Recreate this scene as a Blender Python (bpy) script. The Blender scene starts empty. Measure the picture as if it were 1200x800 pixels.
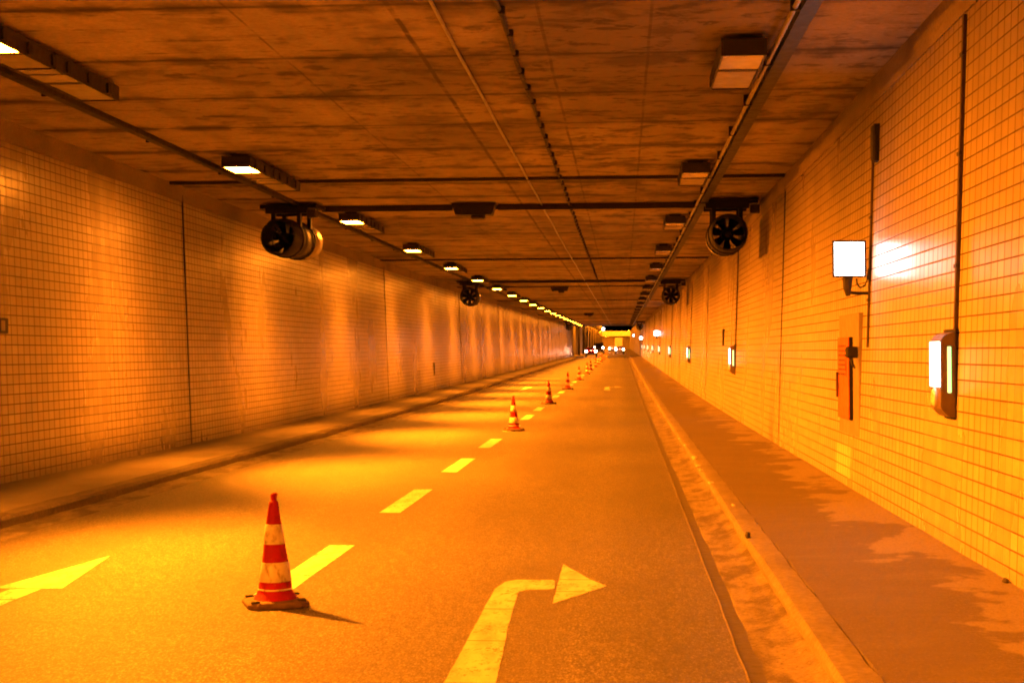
import bpy, bmesh, math, random
from mathutils import Vector, Matrix
random.seed(7)
S = bpy.context.scene
COL = S.collection
PI = math.pi

# ------------------------------------------------------------------ camera
F_PX, YAW, PITCH, ROLL = 1950.0, 0.06635924, 0.00787204, -0.00557395
cam_d = bpy.data.cameras.new('camera'); cam = bpy.data.objects.new('camera', cam_d); COL.objects.link(cam)
fw = Vector((-math.sin(YAW)*math.cos(PITCH), math.cos(YAW)*math.cos(PITCH), math.sin(PITCH)))
rt = Vector((math.cos(YAW), math.sin(YAW), 0)); up = rt.cross(fw)
rt, up = rt*math.cos(ROLL)+up*math.sin(ROLL), up*math.cos(ROLL)-rt*math.sin(ROLL)
M = Matrix((rt, up, -fw)).transposed().to_4x4(); M.translation = Vector((0, 0, 1.7))
cam.matrix_world = M
cam_d.sensor_width = 36.0; cam_d.lens = F_PX/1200*36.0
cam_d.clip_start = 0.1; cam_d.clip_end = 3000
S.camera = cam

# ------------------------------------------------------------------ world: a black night sky outside the tunnel
W = bpy.data.worlds.new('World'); S.world = W; W.use_nodes = True
bg = W.node_tree.nodes['Background']
sky = W.node_tree.nodes.new('ShaderNodeTexSky'); sky.sky_type = 'NISHITA'; sky.sun_disc = False
sky.sun_elevation = math.radians(-4); sky.sun_rotation = math.radians(180)
W.node_tree.links.new(sky.outputs[0], bg.inputs[0]); bg.inputs[1].default_value = 0.002

# ------------------------------------------------------------------ exposure and sampling
S.view_settings.view_transform = 'Standard'; S.view_settings.look = 'None'
S.view_settings.exposure = 0.0; S.view_settings.gamma = 1.0; S.view_settings.use_curve_mapping = False
S.cycles.use_denoising = True; S.cycles.denoiser = 'OPENIMAGEDENOISE'; S.cycles.denoising_prefilter = 'FAST'
S.cycles.max_bounces = 8; S.cycles.diffuse_bounces = 4; S.cycles.glossy_bounces = 3
S.cycles.sample_clamp_indirect = 12.0
S.cycles.filter_width = 1.9
SODIUM = (1.0, 0.205, 0.004); LAMP_W = 24000.0; WALL_W = 1500.0; LAMP_TILT = 46.0; LAMP_L = 290.0
FLOOD = (0.86, 0.96, 1.0); FLOOD_L = 15.0

# ------------------------------------------------------------------ helpers
def sp(t): return t if t > 30 else math.log1p(math.exp(t))
def R(y):                      # the road's own rise: level, then a gentle climb, all the way on
    return .0062*12*sp((y-45)/12)
def frange(a, b, s):
    n = max(1, int(round((b-a)/s))); return [a+(b-a)*i/n for i in range(n+1)]
def link(o, parent=None):
    COL.objects.link(o)
    if parent: o.parent = parent
    return o
def obj(name, bm, mat, parent=None, smooth=False):
    bmesh.ops.recalc_face_normals(bm, faces=bm.faces)
    me = bpy.data.meshes.new(name); bm.to_mesh(me); bm.free()
    if mat: me.materials.append(mat)
    if smooth: me.shade_smooth()
    return link(bpy.data.objects.new(name, me), parent)
def tag(o, label=None, cat=None, group=None, kind=None):
    if label: o['label'] = label
    if cat: o['category'] = cat
    if group: o['group'] = group
    if kind: o['kind'] = kind
    return o
def thing(name, loc, label, cat, group=None, rz=0):
    o = bpy.data.objects.new(name, None); o.empty_display_size = .2
    o.location = loc; o.rotation_euler = (0, 0, rz)
    return tag(link(o), label, cat, group)
def copy_tree(o, parent=None):
    c = o.copy(); COL.objects.link(c)
    if parent: c.parent = parent
    for ch in KIDS(o): copy_tree(ch, c)
    return c
def KIDS(o): return [x for x in list(COL.objects) if x.parent == o]
def box(bm, x0, x1, y0, y1, z0, z1, bev=0, seg=1):
    v = [bm.verts.new((x, y, z)) for z in (z0, z1) for y in (y0, y1) for x in (x0, x1)]
    fs = [bm.faces.new([v[i] for i in q]) for q in ((0,2,3,1),(4,5,7,6),(0,1,5,4),(2,6,7,3),(0,4,6,2),(1,3,7,5))]
    if bev:
        es = list({e for f in fs for e in f.edges})
        bmesh.ops.bevel(bm, geom=es, offset=bev, segments=seg, affect='EDGES', profile=.5)
    return bm
def bx(*a, **k): return box(bmesh.new(), *a, **k)
def tube(bm, pts, r, seg=8, cap=True):
    pts = [Vector(p) for p in pts]; rings = []
    for i, p in enumerate(pts):
        d = (pts[min(i+1, len(pts)-1)]-pts[max(i-1, 0)]).normalized()
        a = d.cross(Vector((0, 0, 1)) if abs(d.z) < .9 else Vector((1, 0, 0))).normalized(); b = d.cross(a)
        rr = r[i] if isinstance(r, (list, tuple)) else r
        rings.append([bm.verts.new(p+(a*math.cos(t)+b*math.sin(t))*rr) for t in [2*PI*k/seg for k in range(seg)]])
    for A, B in zip(rings, rings[1:]):
        for k in range(seg): bm.faces.new((A[k], A[(k+1) % seg], B[(k+1) % seg], B[k]))
    if cap: bm.faces.new(rings[0]); bm.faces.new(rings[-1])
    return bm
def lathe(bm, prof, seg=28, axis='z', c=(0, 0, 0), cap0=False, cap1=False, wob=None):
    rings = []
    for i, (r, h) in enumerate(prof):
        ring = []
        for k in range(seg):
            t = 2*PI*k/seg; q = r if not wob else r+wob(t, h)
            a, b = q*math.cos(t), q*math.sin(t)
            p = (a, b, h) if axis == 'z' else ((a, h, b) if axis == 'y' else (h, a, b))
            ring.append(bm.verts.new(Vector(p)+Vector(c)))
        rings.append(ring)
    for A, B in zip(rings, rings[1:]):
        for k in range(seg): bm.faces.new((A[k], A[(k+1) % seg], B[(k+1) % seg], B[k]))
    if cap0: bm.faces.new(rings[0])
    if cap1: bm.faces.new(rings[-1])
    return bm
def loft(prof, ys, wob=None, closed=False, uv=True, zrise=True):
    """prof: list of (x,z); extruded along the road, following its rise; UV = (metres along, metres round the profile)"""
    bm = bmesh.new(); rows = []
    for y in ys:
        row = []
        for i, (x, z) in enumerate(prof):
            dx, dz = wob(i, y) if wob else (0, 0)
            row.append(bm.verts.new((x+dx, y, z+dz+(R(y) if zrise else 0))))
        rows.append(row)
    L = [0]
    for a, b in zip(prof, prof[1:]): L.append(L[-1]+math.dist(a, b))
    lay = bm.loops.layers.uv.new('UVMap')
    n = len(prof)
    for j in range(len(ys)-1):
        for i in range(n if closed else n-1):
            i2 = (i+1) % n
            f = bm.faces.new((rows[j][i], rows[j][i2], rows[j+1][i2], rows[j+1][i]))
            for l, (yy, vv) in zip(f.loops, ((ys[j], i), (ys[j], i2), (ys[j+1], i2), (ys[j+1], i))): l[lay].uv = (yy, L[vv])
    if closed: bm.faces.new(rows[0]); bm.faces.new(rows[-1])
    return bm
def rnd1(seed):
    r = random.Random(seed); ph = [(r.uniform(.15, 2.2), r.uniform(0, 7), r.uniform(.3, 1)) for _ in range(6)]
    return lambda y: sum(a*math.sin(f*y+p) for f, p, a in ph)/3
YS = frange(-40, 130, 2)+frange(135, 255, 5)
YS_FINE = frange(-10, 40, .35)+frange(41, 130, 1.5)+frange(135, 255, 5)
YS_OUT = frange(255, 720, 11)

# ------------------------------------------------------------------ materials
class N:
    """tiny node builder"""
    def __init__(s, name):
        s.m = bpy.data.materials.new(name); s.m.use_nodes = True; s.t = s.m.node_tree
        s.b = s.t.nodes['Principled BSDF']; s.tc = s.t.nodes.new('ShaderNodeTexCoord')
    def n(s, kind, **kw):
        x = s.t.nodes.new('ShaderNode'+kind)
        for k, v in kw.items(): setattr(x, k, v)
        return x
    def put(s, sock, v):
        if hasattr(v, 'is_linked') or hasattr(v, 'links'): s.t.links.new(v, sock)
        elif isinstance(v, tuple) and len(v) == 3 and sock.type == 'RGBA': sock.default_value = (*v, 1)
        else: sock.default_value = v
    def math(s, op, a, b=0.0, clamp=False):
        x = s.n('Math', operation=op, use_clamp=clamp); s.put(x.inputs[0], a); s.put(x.inputs[1], b); return x.outputs[0]
    def map(s, scale, src=None, loc=(0, 0, 0)):
        x = s.n('Mapping'); s.t.links.new(src or s.tc.outputs['Object'], x.inputs[0]); x.inputs['Scale'].default_value = scale; x.inputs['Location'].default_value = loc
        return x.outputs[0]
    def noise(s, scale, vec=None, detail=4, rough=.55, dist=0):
        x = s.n('TexNoise'); s.t.links.new(vec or s.tc.outputs['Object'], x.inputs['Vector'])
        x.inputs['Scale'].default_value = scale; x.inputs['Detail'].default_value = detail; x.inputs['Roughness'].default_value = rough; x.inputs['Distortion'].default_value = dist
        return x.outputs[0]
    def ramp(s, v, a, b, lo=0.0, hi=1.0):
        x = s.n('MapRange'); s.put(x.inputs[0], v)
        for i, q in zip((1, 2, 3, 4), (a, b, lo, hi)): x.inputs[i].default_value = q
        return x.outputs[0]
    def mix(s, f, a, b, mode='MIX'):
        x = s.n('Mix', data_type='RGBA', blend_type=mode); s.put(x.inputs[0], f); s.put(x.inputs[6], a); s.put(x.inputs[7], b); return x.outputs[2]
    def bump(s, h, strength=.3, dist=.01, base=None):
        x = s.n('Bump'); x.inputs['Strength'].default_value = strength; x.inputs['Distance'].default_value = dist; s.put(x.inputs['Height'], h)
        if base is not None: s.put(x.inputs['Normal'], base)
        s.t.links.new(x.outputs[0], s.b.inputs['Normal']); return x.outputs[0]
    def done(s, col, rough=.6, metal=0, spec=.5):
        s.put(s.b.inputs['Base Color'], col); s.put(s.b.inputs['Roughness'], rough); s.put(s.b.inputs['Metallic'], metal)
        s.put(s.b.inputs['Specular IOR Level'], spec); return s.m

def m_plain(name, c, rough=.55, metal=0, var=.25, scale=9, bump=0.0, spec=.5):
    q = N(name); f = q.ramp(q.noise(scale), .3, .7)
    d = tuple(x*(1-var) for x in c)
    if bump: q.bump(q.noise(scale*6), bump, .004)
    return q.done(q.mix(f, d, c), q.ramp(q.noise(scale*1.7), .3, .7, rough-.08, min(1, rough+.08)), metal, spec)
def m_emit(name, c, strength, base=(.8, .8, .8)):
    q = N(name); q.put(q.b.inputs['Emission Color'], c); q.b.inputs['Emission Strength'].default_value = strength
    return q.done(base, .3)

def m_asphalt():
    q = N('asphalt')
    grain = q.noise(46, q.map((1, .4, 1)), detail=4, rough=.8); fine = q.noise(75, q.map((1, .35, 1)), detail=3, rough=.8); big = q.noise(.45, q.map((1, .35, 1)), 5); coarse = q.noise(15, q.map((1, .55, 1)), 3, .7)
    streak = q.noise(1.2, q.map((1.5, .05, 1)), 4)
    c = q.mix(q.ramp(grain, .42, .58), (.045, .042, .037), (.165, .155, .138))
    c = q.mix(q.ramp(coarse, .48, .60, 0, .4), c, (.04, .037, .033)); c = q.mix(q.ramp(coarse, .42, .32, 0, .5), c, (.19, .175, .155))
    c = q.mix(q.ramp(fine, .54, .62, 0, .9), c, (.34, .32, .28)); c = q.mix(q.ramp(fine, .45, .38, 0, .85), c, (.022, .02, .018))
    c = q.mix(q.ramp(big, .35, .7, 0, .45), c, (.05, .048, .044))
    c = q.mix(q.ramp(streak, .5, .72, 0, .35), c, (.095, .09, .084))
    sx = q.n('SeparateXYZ'); q.t.links.new(q.tc.outputs['Object'], sx.inputs[0])
    tr = q.math('ABSOLUTE', q.math('SUBTRACT', q.math('FRACT', q.math('DIVIDE', q.math('ADD', sx.outputs[0], 10.0), 1.62)), .5))
    c = q.mix(q.math('MULTIPLY', q.ramp(tr, .5, .22), q.ramp(big, .3, .65, .1, .35)), c, (.05, .047, .042))
    spots = q.noise(2.2, q.map((1, .5, 1), loc=(3, 1, 0)), 4, .6); c = q.mix(q.ramp(spots, .66, .74, 0, .6), c, (.03, .028, .026))
    q.bump(q.math('ADD', grain, q.math('MULTIPLY', fine, .5)), .55, .006)
    return q.done(c, q.ramp(grain, .3, .7, .48, .68), 0, .5)
def m_paint(name='worn_road_paint', dull=1.0):
    q = N(name)
    wear = q.noise(32, q.map((1, .45, 1)), detail=5, rough=.75); big = q.noise(2.5, detail=4); grime = q.noise(9, q.map((1, .3, 1)), 4)
    k = q.math('ADD', wear, q.math('MULTIPLY', big, .45))
    c = q.mix(q.ramp(grime, .4, .7), tuple(v*dull for v in (.62, .60, .53)), tuple(v*dull for v in (.42, .40, .35)))
    c = q.mix(q.ramp(k, .68, .54), c, tuple(v*dull for v in (.17, .16, .14)))
    q.bump(q.noise(60, detail=3), .35, .004)
    return q.done(c, .6)
def m_tile(dirty_base):
    q = N('glazed_wall_tile')
    uv = q.tc.outputs['UV']; x = q.n('SeparateXYZ'); q.t.links.new(uv, x.inputs[0]); u, v = x.outputs[0], x.outputs[1]
    TW, TH = .21, .125
    us, vs = q.math('DIVIDE', u, TW), q.math('DIVIDE', v, TH)
    fu, fv = q.math('FRACT', us), q.math('FRACT', vs)
    iu, iv = q.math('FLOOR', us), q.math('FLOOR', vs)
    cu = q.math('ABSOLUTE', q.math('SUBTRACT', fu, .5)); cv = q.math('ABSOLUTE', q.math('SUBTRACT', fv, .5))
    mu = q.ramp(cu, .435, .465); mv = q.ramp(cv, .435, .465)
    cid = q.n('CombineXYZ'); q.put(cid.inputs[0], iu); q.put(cid.inputs[1], iv)
    wn = q.n('TexWhiteNoise', noise_dimensions='2D'); q.t.links.new(cid.outputs[0], wn.inputs['Vector'])
    rowid = q.n('TexWhiteNoise', noise_dimensions='1D'); q.put(rowid.inputs['W'], iv)
    dirt = q.noise(.55, q.map((1, 1, .5)), 5); drip = q.noise(3.0, q.map((1, 1, .10)), 4); fine = q.noise(14, detail=5)
    g = 1.0 if dirty_base else 1.1
    c = q.mix(wn.outputs[0], (.40*g, .345*g, .255*g), (.50*g, .435*g, .325*g))
    pid = q.n('CombineXYZ'); q.put(pid.inputs[0], q.math('FLOOR', q.math('DIVIDE', u, 3.12))); q.put(pid.inputs[1], q.math('FLOOR', q.math('DIVIDE', v, 1.5)))
    pn = q.n('TexWhiteNoise', noise_dimensions='2D'); q.t.links.new(pid.outputs[0], pn.inputs['Vector'])
    c = q.mix(q.ramp(pn.outputs[0], 0, 1, 0, .30), c, (.40, .33, .25))
    c = q.mix(q.ramp(wn.outputs[0], .955, .96, 0, .45), c, (.30, .245, .18)); c = q.mix(q.ramp(wn.outputs[0], .02, .015, 0, .6), c, (.62, .55, .42))
    c = q.mix(q.ramp(dirt, .42, .75, 0, .45), c, (.36, .30, .22))
    c = q.mix(q.ramp(drip, .52, .78, 0, .45), c, (.30, .25, .18))
    c = q.mix(q.ramp(fine, .5, .8, 0, .25), c, (.33, .28, .20))
    top = q.math('ADD', v, q.math('MULTIPLY', q.math('SUBTRACT', drip, .5), 1.6))
    c = q.mix(q.ramp(top, 2.9, 4.5, 0, .55), c, (.24, .185, .13)) if dirty_base else q.mix(q.ramp(top, 2.1, 4.5, 0, .85), c, (.17, .125, .085))  # grime near the top; on the right also the lamps' fall-off, painted in
    low = q.math('ADD', v, q.math('MULTIPLY', q.math('SUBTRACT', fine, .5), .35))
    if dirty_base: c = q.mix(q.ramp(low, .10, .55, .85, 0), c, (.10, .085, .07))
    else: c = q.mix(q.ramp(low, .08, .18, .35, 0), c, (.22, .2, .17))
    if not dirty_base:       # a patch of newer tiles, and the cast shadow at the joint painted into the colour
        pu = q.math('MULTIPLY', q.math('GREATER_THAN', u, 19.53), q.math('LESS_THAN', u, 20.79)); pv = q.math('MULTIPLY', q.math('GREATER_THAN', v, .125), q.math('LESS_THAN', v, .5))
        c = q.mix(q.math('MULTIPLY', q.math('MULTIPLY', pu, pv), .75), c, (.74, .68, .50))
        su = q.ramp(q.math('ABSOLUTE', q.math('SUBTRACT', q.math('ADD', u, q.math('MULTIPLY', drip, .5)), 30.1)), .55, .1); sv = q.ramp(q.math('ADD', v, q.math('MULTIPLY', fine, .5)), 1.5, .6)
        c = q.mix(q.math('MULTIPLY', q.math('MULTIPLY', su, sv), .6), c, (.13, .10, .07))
    grout = q.math('MAXIMUM', q.math('MULTIPLY', mu, .75), q.math('MULTIPLY', mv, .95))
    c = q.mix(grout, c, (.10, .075, .055))
    # each tile sits at a slightly different angle, so the glaze breaks up reflections
    nm = q.n('Bump'); nm.inputs['Strength'].default_value = .35; nm.inputs['Distance'].default_value = .004
    tilt = q.math('ADD', q.math('MULTIPLY', q.math('SUBTRACT', wn.outputs[0], .5), q.math('MULTIPLY', fu, .7)), q.math('MULTIPLY', q.math('SUBTRACT', rowid.outputs[0], .5), q.math('MULTIPLY', fv, .8)))
    h = q.math('SUBTRACT', q.math('ADD', tilt, q.math('MULTIPLY', fine, .25)), q.math('MULTIPLY', grout, .9)); q.put(nm.inputs['Height'], h)
    q.t.links.new(nm.outputs[0], q.b.inputs['Normal'])
    return q.done(c, q.math('ADD', q.ramp(dirt, .3, .7, .24, .36), q.math('MULTIPLY', grout, .5)), 0, q.math('SUBTRACT', .42, q.math('MULTIPLY', grout, .40)))
def m_ceiling():
    q = N('sooty_board_marked_concrete')
    x = q.n('SeparateXYZ'); q.t.links.new(q.tc.outputs['Object'], x.inputs[0]); X, Y = x.outputs[0], x.outputs[1]
    blot = q.noise(1.0, q.map((1.5, 1.5, 1)), 5, .62, .4); soot = q.noise(.30, q.map((1, .7, 1)), 5, .6)
    blot2 = q.noise(1.0, q.map((2.6, 3.4, 1), loc=(7, 3, 0)), 5, .64, .3)
    lane = q.noise(1.0, q.map((1.3, .03, 1)), 3); fine = q.noise(22, detail=5)
    c = q.mix(q.ramp(fine, .3, .7), (.32, .245, .17), (.45, .35, .245))
    c = q.mix(q.ramp(soot, .42, .62, 0, .7), c, (.13, .093, .066))
    c = q.mix(q.ramp(lane, .50, .72, 0, .5), c, (.13, .10, .075))
    mid = q.math('MULTIPLY', q.ramp(X, -3.6, -.8), q.ramp(X, 1.95, 1.45))      # most soot between the two lamp rows, on the right
    gate = q.math('MAXIMUM', q.ramp(soot, .40, .58, .2, .9), q.math('MULTIPLY', mid, .95)); c = q.mix(q.math('MULTIPLY', mid, q.ramp(soot, .3, .55, .15, .55)), c, (.13, .092, .064))                       # soot patches gather in places
    c = q.mix(q.math('MULTIPLY', q.ramp(blot, .52, .62, 0, .8), gate), c, (.065, .046, .034))
    c = q.mix(q.math('MULTIPLY', q.ramp(blot2, .55, .62, 0, .9), gate), c, (.05, .036, .027))
    # cross joints every 2.5 m with soot run-outs, fainter board marks between
    wav = q.math('MULTIPLY', q.math('SUBTRACT', q.noise(.8, detail=3), .5), .10)
    Yw = q.math('ADD', Y, wav)
    d = q.math('ABSOLUTE', q.math('SUBTRACT', q.math('FRACT', q.math('DIVIDE', q.math('SUBTRACT', Yw, .4+1.25), 2.5)), .5))
    smear = q.math('MULTIPLY', q.ramp(d, .5-.14, .5-.02), q.ramp(blot, .40, .56))
    j = q.math('MULTIPLY', q.ramp(d, .5-.028, .5-.010), q.ramp(blot2, .36, .52, .6, 1))
    c = q.mix(q.math('MULTIPLY', smear, .9), c, (.05, .036, .028)); c = q.mix(q.math('MULTIPLY', j, .8), c, (.035, .027, .022))
    d2 = q.math('ABSOLUTE', q.math('SUBTRACT', q.math('FRACT', q.math('DIVIDE', Yw, .625)), .5))
    k2 = q.math('MULTIPLY', q.ramp(d2, .43, .49), q.ramp(blot2, .46, .6)); c = q.mix(q.math('MULTIPLY', k2, .75), c, (.055, .041, .032))
    for x0, wd, st in ((-3.4, .016, .6), (-2.0, .034, .9), (.27, .02, .65), (-.72, .022, .7)):    # lengthwise formwork joints
        dx = q.math('ABSOLUTE', q.math('SUBTRACT', q.math('ADD', X, q.math('MULTIPLY', wav, .4)), x0))
        c = q.mix(q.math('MULTIPLY', q.ramp(dx, wd, wd*.5), q.ramp(blot, .34, .52, 0, st)), c, (.05, .036, .027))
    q.bump(q.math('ADD', q.math('MULTIPLY', fine, .5), q.math('MULTIPLY', blot, .8)), .35, .01)
    return q.done(c, .8, 0, .3)
def m_walk():
    q = N('stained_pavement_concrete')
    x = q.n('SeparateXYZ'); q.t.links.new(q.tc.outputs['Object'], x.inputs[0]); X = x.outputs[0]
    edge = q.noise(1.1, q.map((1, .8, 1)), 5, .6, .3); streak = q.noise(1.0, q.map((.9, 1.9, 1)), 6, .65, .5); fine = q.noise(30, detail=5); pit = q.noise(85, detail=2)
    c = q.mix(q.ramp(fine, .3, .7), (.165, .142, .108), (.22, .192, .148))
    c = q.mix(q.ramp(pit, .62, .75, 0, .6), c, (.07, .06, .05))
    wd = q.math('ADD', q.math('MULTIPLY', X, .62), q.math('MULTIPLY', edge, 2.2))      # dirt film, thin near the right wall
    film = q.math('MULTIPLY', q.ramp(wd, 2.45, 2.53, 1, 0), q.ramp(streak, .30, .52, .55, 1))
    c = q.mix(q.math('MULTIPLY', film, .88), c, q.mix(q.ramp(streak, .35, .7), (.052, .041, .031), (.108, .088, .066)))
    grit = q.noise(55, q.map((1, .5, 1)), 3, .8); c = q.mix(q.ramp(grit, .55, .65, 0, .5), c, (.05, .042, .034)); c = q.mix(q.ramp(grit, .44, .36, 0, .4), c, (.22, .19, .15))
    q.bump(q.math('ADD', fine, q.math('MULTIPLY', pit, .5)), .3, .005)
    return q.done(c, .72, 0, .4)
def m_conc(name, a, b, pits=True, film=None):
    q = N(name); fine = q.noise(26, detail=5); big = q.noise(1.4, q.map((1.2, .5, 1)), 5); pit = q.noise(60, detail=2)
    c = q.mix(q.ramp(fine, .3, .7), a, b); c = q.mix(q.ramp(big, .45, .7, 0, .55), c, tuple(v*.5 for v in a))
    if pits: c = q.mix(q.ramp(pit, .64, .74, 0, .8), c, tuple(v*.35 for v in a))
    q.bump(q.math('ADD', fine, q.math('MULTIPLY', big, .6)), .45, .012)
    return q.done(c, .75, 0, .35)

def m_gutter():
    q = N('gutter_concrete'); fine = q.noise(30, detail=5); big = q.noise(2.0, q.map((1.8, .8, 1)), 6, .65, .4); pit = q.noise(46, detail=3)
    c = q.mix(q.ramp(fine, .3, .7), (.13, .113, .09), (.22, .195, .155))
    c = q.mix(q.ramp(big, .44, .58, 0, .85), c, (.062, .052, .042)); c = q.mix(q.ramp(pit, .60, .68, 0, .85), c, (.04, .034, .028)); c = q.mix(q.ramp(pit, .38, .32, 0, .6), c, (.30, .265, .21))
    q.bump(q.math('ADD', fine, big), .5, .012); return q.done(c, .75, 0, .3)
MT = {}
MT['asphalt'] = m_asphalt(); MT['paint'] = m_paint(); MT['arrow'] = m_paint('worn_taped_arrow', .80)
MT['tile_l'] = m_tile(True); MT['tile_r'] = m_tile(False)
MT['ceil'] = m_ceiling(); MT['walk'] = m_walk()
MT['gutter'] = m_gutter()
MT['kerb'] = m_conc('kerb_stone', (.115, .10, .082), (.20, .176, .142))
MT['tar'] = m_plain('tar_joint', (.065, .058, .05), .7, bump=.3)
MT['coping'] = m_conc('wall_head_concrete', (.17, .13, .09), (.25, .195, .135))
MT['concrete'] = m_conc('retaining_wall_concrete', (.25, .23, .19), (.34, .31, .26))
MT['rubber'] = m_plain('joint_rubber', (.02, .017, .015), .8)
MT['duct'] = m_plain('brown_sooty_duct', (.075, .05, .036), .65, 0, .35, 6)
MT['dark'] = m_plain('dark_grimy_steel', (.045, .038, .032), .6, .3, .4, 14, .2)
MT['black'] = m_plain('black_soot_or_shade_metal', (.014, .012, .011), .65, .2, .4, 14)
MT['tray'] = m_plain('sooty_cable_tray_steel', (.010, .008, .007), .6, .2, .4, 5)
MT['pipe'] = m_plain('galvanised_pipe', (.34, .31, .27), .38, .75, .3, 6)
MT['lampcase'] = m_plain('lamp_housing_steel', (.028, .022, .018), .55, .3, .35, 8)
MT['lens_off'] = m_plain('unlit_lamp_glass', (.42, .36, .28), .22, 0, .25, 3)
MT['gear'] = m_plain('lamp_gear_cover', (.34, .29, .22), .4, .1, .25, 4)
MT['lens_on'] = m_emit('burning_sodium_lamp', (1.0, .24, .012), LAMP_L)
def m_red():
    q = N('faded_red_cone_rubber'); a = q.noise(24, q.map((1, 1, .6)), 5, .65); b = q.noise(6, detail=4)
    c = q.mix(q.ramp(b, .35, .65), (.36, .006, .03), (.25, .008, .022)); c = q.mix(q.ramp(a, .55, .68, 0, .7), c, (.14, .035, .03)); c = q.mix(q.ramp(a, .40, .32, 0, .45), c, (.42, .10, .08))
    return q.done(c, .65, 0, .15)
MT['cone_red'] = m_red()
MT['cone_base'] = m_plain('dirty_cone_foot_rubber', (.14, .085, .06), .75, 0, .5, 18, .3)
def m_band():
    q = N('scuffed_white_sheeting'); a = q.noise(26, q.map((1, 1, .5)), 5); b = q.noise(7, detail=4)
    c = q.mix(q.ramp(a, .52, .66, 0, .85), (.62, .57, .49), (.24, .17, .13)); c = q.mix(q.ramp(b, .45, .68, 0, .55), c, (.33, .26, .20)); return q.done(c, .4)
MT['cone_white'] = m_band()
MT['flood_face'] = m_emit('burning_floodlight_glass', FLOOD, FLOOD_L)
MT['lantern'] = m_emit('amber_lantern_glass', (1, .45, .12), 6.0)
MT['white_panel'] = m_emit('backlit_white_panel', (.93, 1.0, .80), 5.0)
MT['green_strip'] = m_emit('green_guide_strip', (.16, 1.0, .35), 1.6)
MT['box_brown'] = m_plain('guide_light_case_metal', (.16, .115, .08), .5, .1, .25, 12)
MT['orange'] = m_plain('orange_enamel', (.62, .125, .02), .5, 0, .15, 6)
MT['grey_plate'] = m_plain('grey_backing_plate', (.30, .25, .19), .6, .1, .25, 5)
MT['ink'] = m_plain('black_lettering', (.09, .035, .02), .6)
MT['red_car'] = m_plain('dark_red_car_paint', (.25, .012, .012), .25, .1, .1, 3)
MT['dark_car'] = m_plain('dark_van_paint', (.05, .035, .03), .3, .1, .1, 3)
MT['white_car'] = m_plain('white_car_paint', (.75, .74, .72), .3, 0, .1, 3)
MT['silver_car'] = m_plain('silver_car_paint', (.45, .44, .43), .3, .5, .1, 3)
MT['glass'] = m_plain('dark_car_glass', (.02, .02, .022), .08)
MT['tyre'] = m_plain('tyre_rubber', (.018, .018, .018), .8)
MT['tail'] = m_emit('lit_red_tail_lamp', (1.0, .08, .04), 80.0)
MT['brake'] = m_emit('lit_brake_lamp', (1.0, .45, .25), 160.0)
MT['plate'] = m_plain('number_plate_white', (.7, .7, .65), .4)
MT['cargo'] = m_plain('white_truck_box_panel', (.82, .80, .74), .45, 0, .08, 1)
MT['reflector'] = m_plain('white_marker_plastic', (.8, .8, .76), .3)
MT['stone'] = m_plain('loose_stone', (.05, .045, .04), .8, bump=.4)
MT['stone_pale'] = m_plain('pale_rubble', (.4, .36, .3), .8, bump=.4)

# ------------------------------------------------------------------ THE SETTING
XR, XL = 2.617, -7.645          # wall feet
KR, KL = 1.03, -6.10            # kerb edges
ER, EL = 0.645, -5.74           # asphalt edges
ZC = 4.70                       # ceiling above the road
road = obj('road', loft([(EL, 0), (-4.2, .012), (-2.6, .016), (-1.0, .012), (ER, 0)], YS+YS_OUT[1:]), MT['asphalt']); tag(road, kind='structure')
def rz_road(x):                 # camber of the asphalt
    P = [(EL, 0), (-4.2, .012), (-2.6, .016), (-1.0, .012), (ER, 0)]
    for (a, za), (b, zb) in zip(P, P[1:]):
        if a <= x <= b: return za+(zb-za)*(x-a)/(b-a)
    return 0
w1, w2, w3, w4 = rnd1(1), rnd1(2), rnd1(3), rnd1(4)
# right gutter: tar joint, sloping concrete channel; kerb with a worn, chipped nose; pavement
o = obj('gutter_tar', loft([(ER-.001, -.001), (ER+.04, -.004), (ER+.12, -.004)], YS_FINE, lambda i, y: (.006*w1(y*3)+(.012*w2(y*4) if i == 2 else 0), 0)), MT['tar']); tag(o, kind='structure')
o = obj('gutter_seam', loft([(ER-.010, -.01), (ER-.006, .005), (ER+.004, .005), (ER+.008, -.01)], YS_FINE, lambda i, y: (.006*w1(y*3), 0)), MT['kerb']); tag(o, kind='structure')
o = obj('gutter', loft([(ER+.04, -.03), (ER+.10, -.001), (ER+.20, .006), (KR-.06, .028), (KR+.02, .062)], YS_FINE, lambda i, y: (.012*w2(y*2) if i == 1 else 0, .005*w3(y*3))), MT['gutter']); tag(o, kind='structure')
def kerb_wob(s):
    chips = rnd1(s+50); lows = rnd1(s+90)
    def f(i, y):
        c = max(0, chips(y*5.1)+.2*lows(y)-.42)
        if i == 1: return (-.010*chips(y*2), -.01*c)
        if i == 2: return (.03*c-.008*chips(y), -.045*c)
        if i == 3: return (.02*c, -.02*c)
        if i == 4: return (.010*lows(y*4), .004*lows(y*3))
        return (.006*lows(y*4), 0)
    return f
o = obj('kerb', loft([(KR, -.02), (KR+.004, .085), (KR+.03, .122), (KR+.10, .130), (KR+.198, .128), (KR+.198, .05)], YS_FINE, kerb_wob(11), uv=False), MT['kerb']); tag(o, kind='structure')
o = obj('pavement', loft([(KR+.185, .10), (KR+.215, .122), (1.8, .125), (XR+.05, .132)], YS_FINE, lambda i, y: (.02*w4(y*2.3)+.012*w1(y*7) if i == 1 else 0, .004*w2(y*2))), MT['walk']); tag(o, kind='structure')
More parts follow.
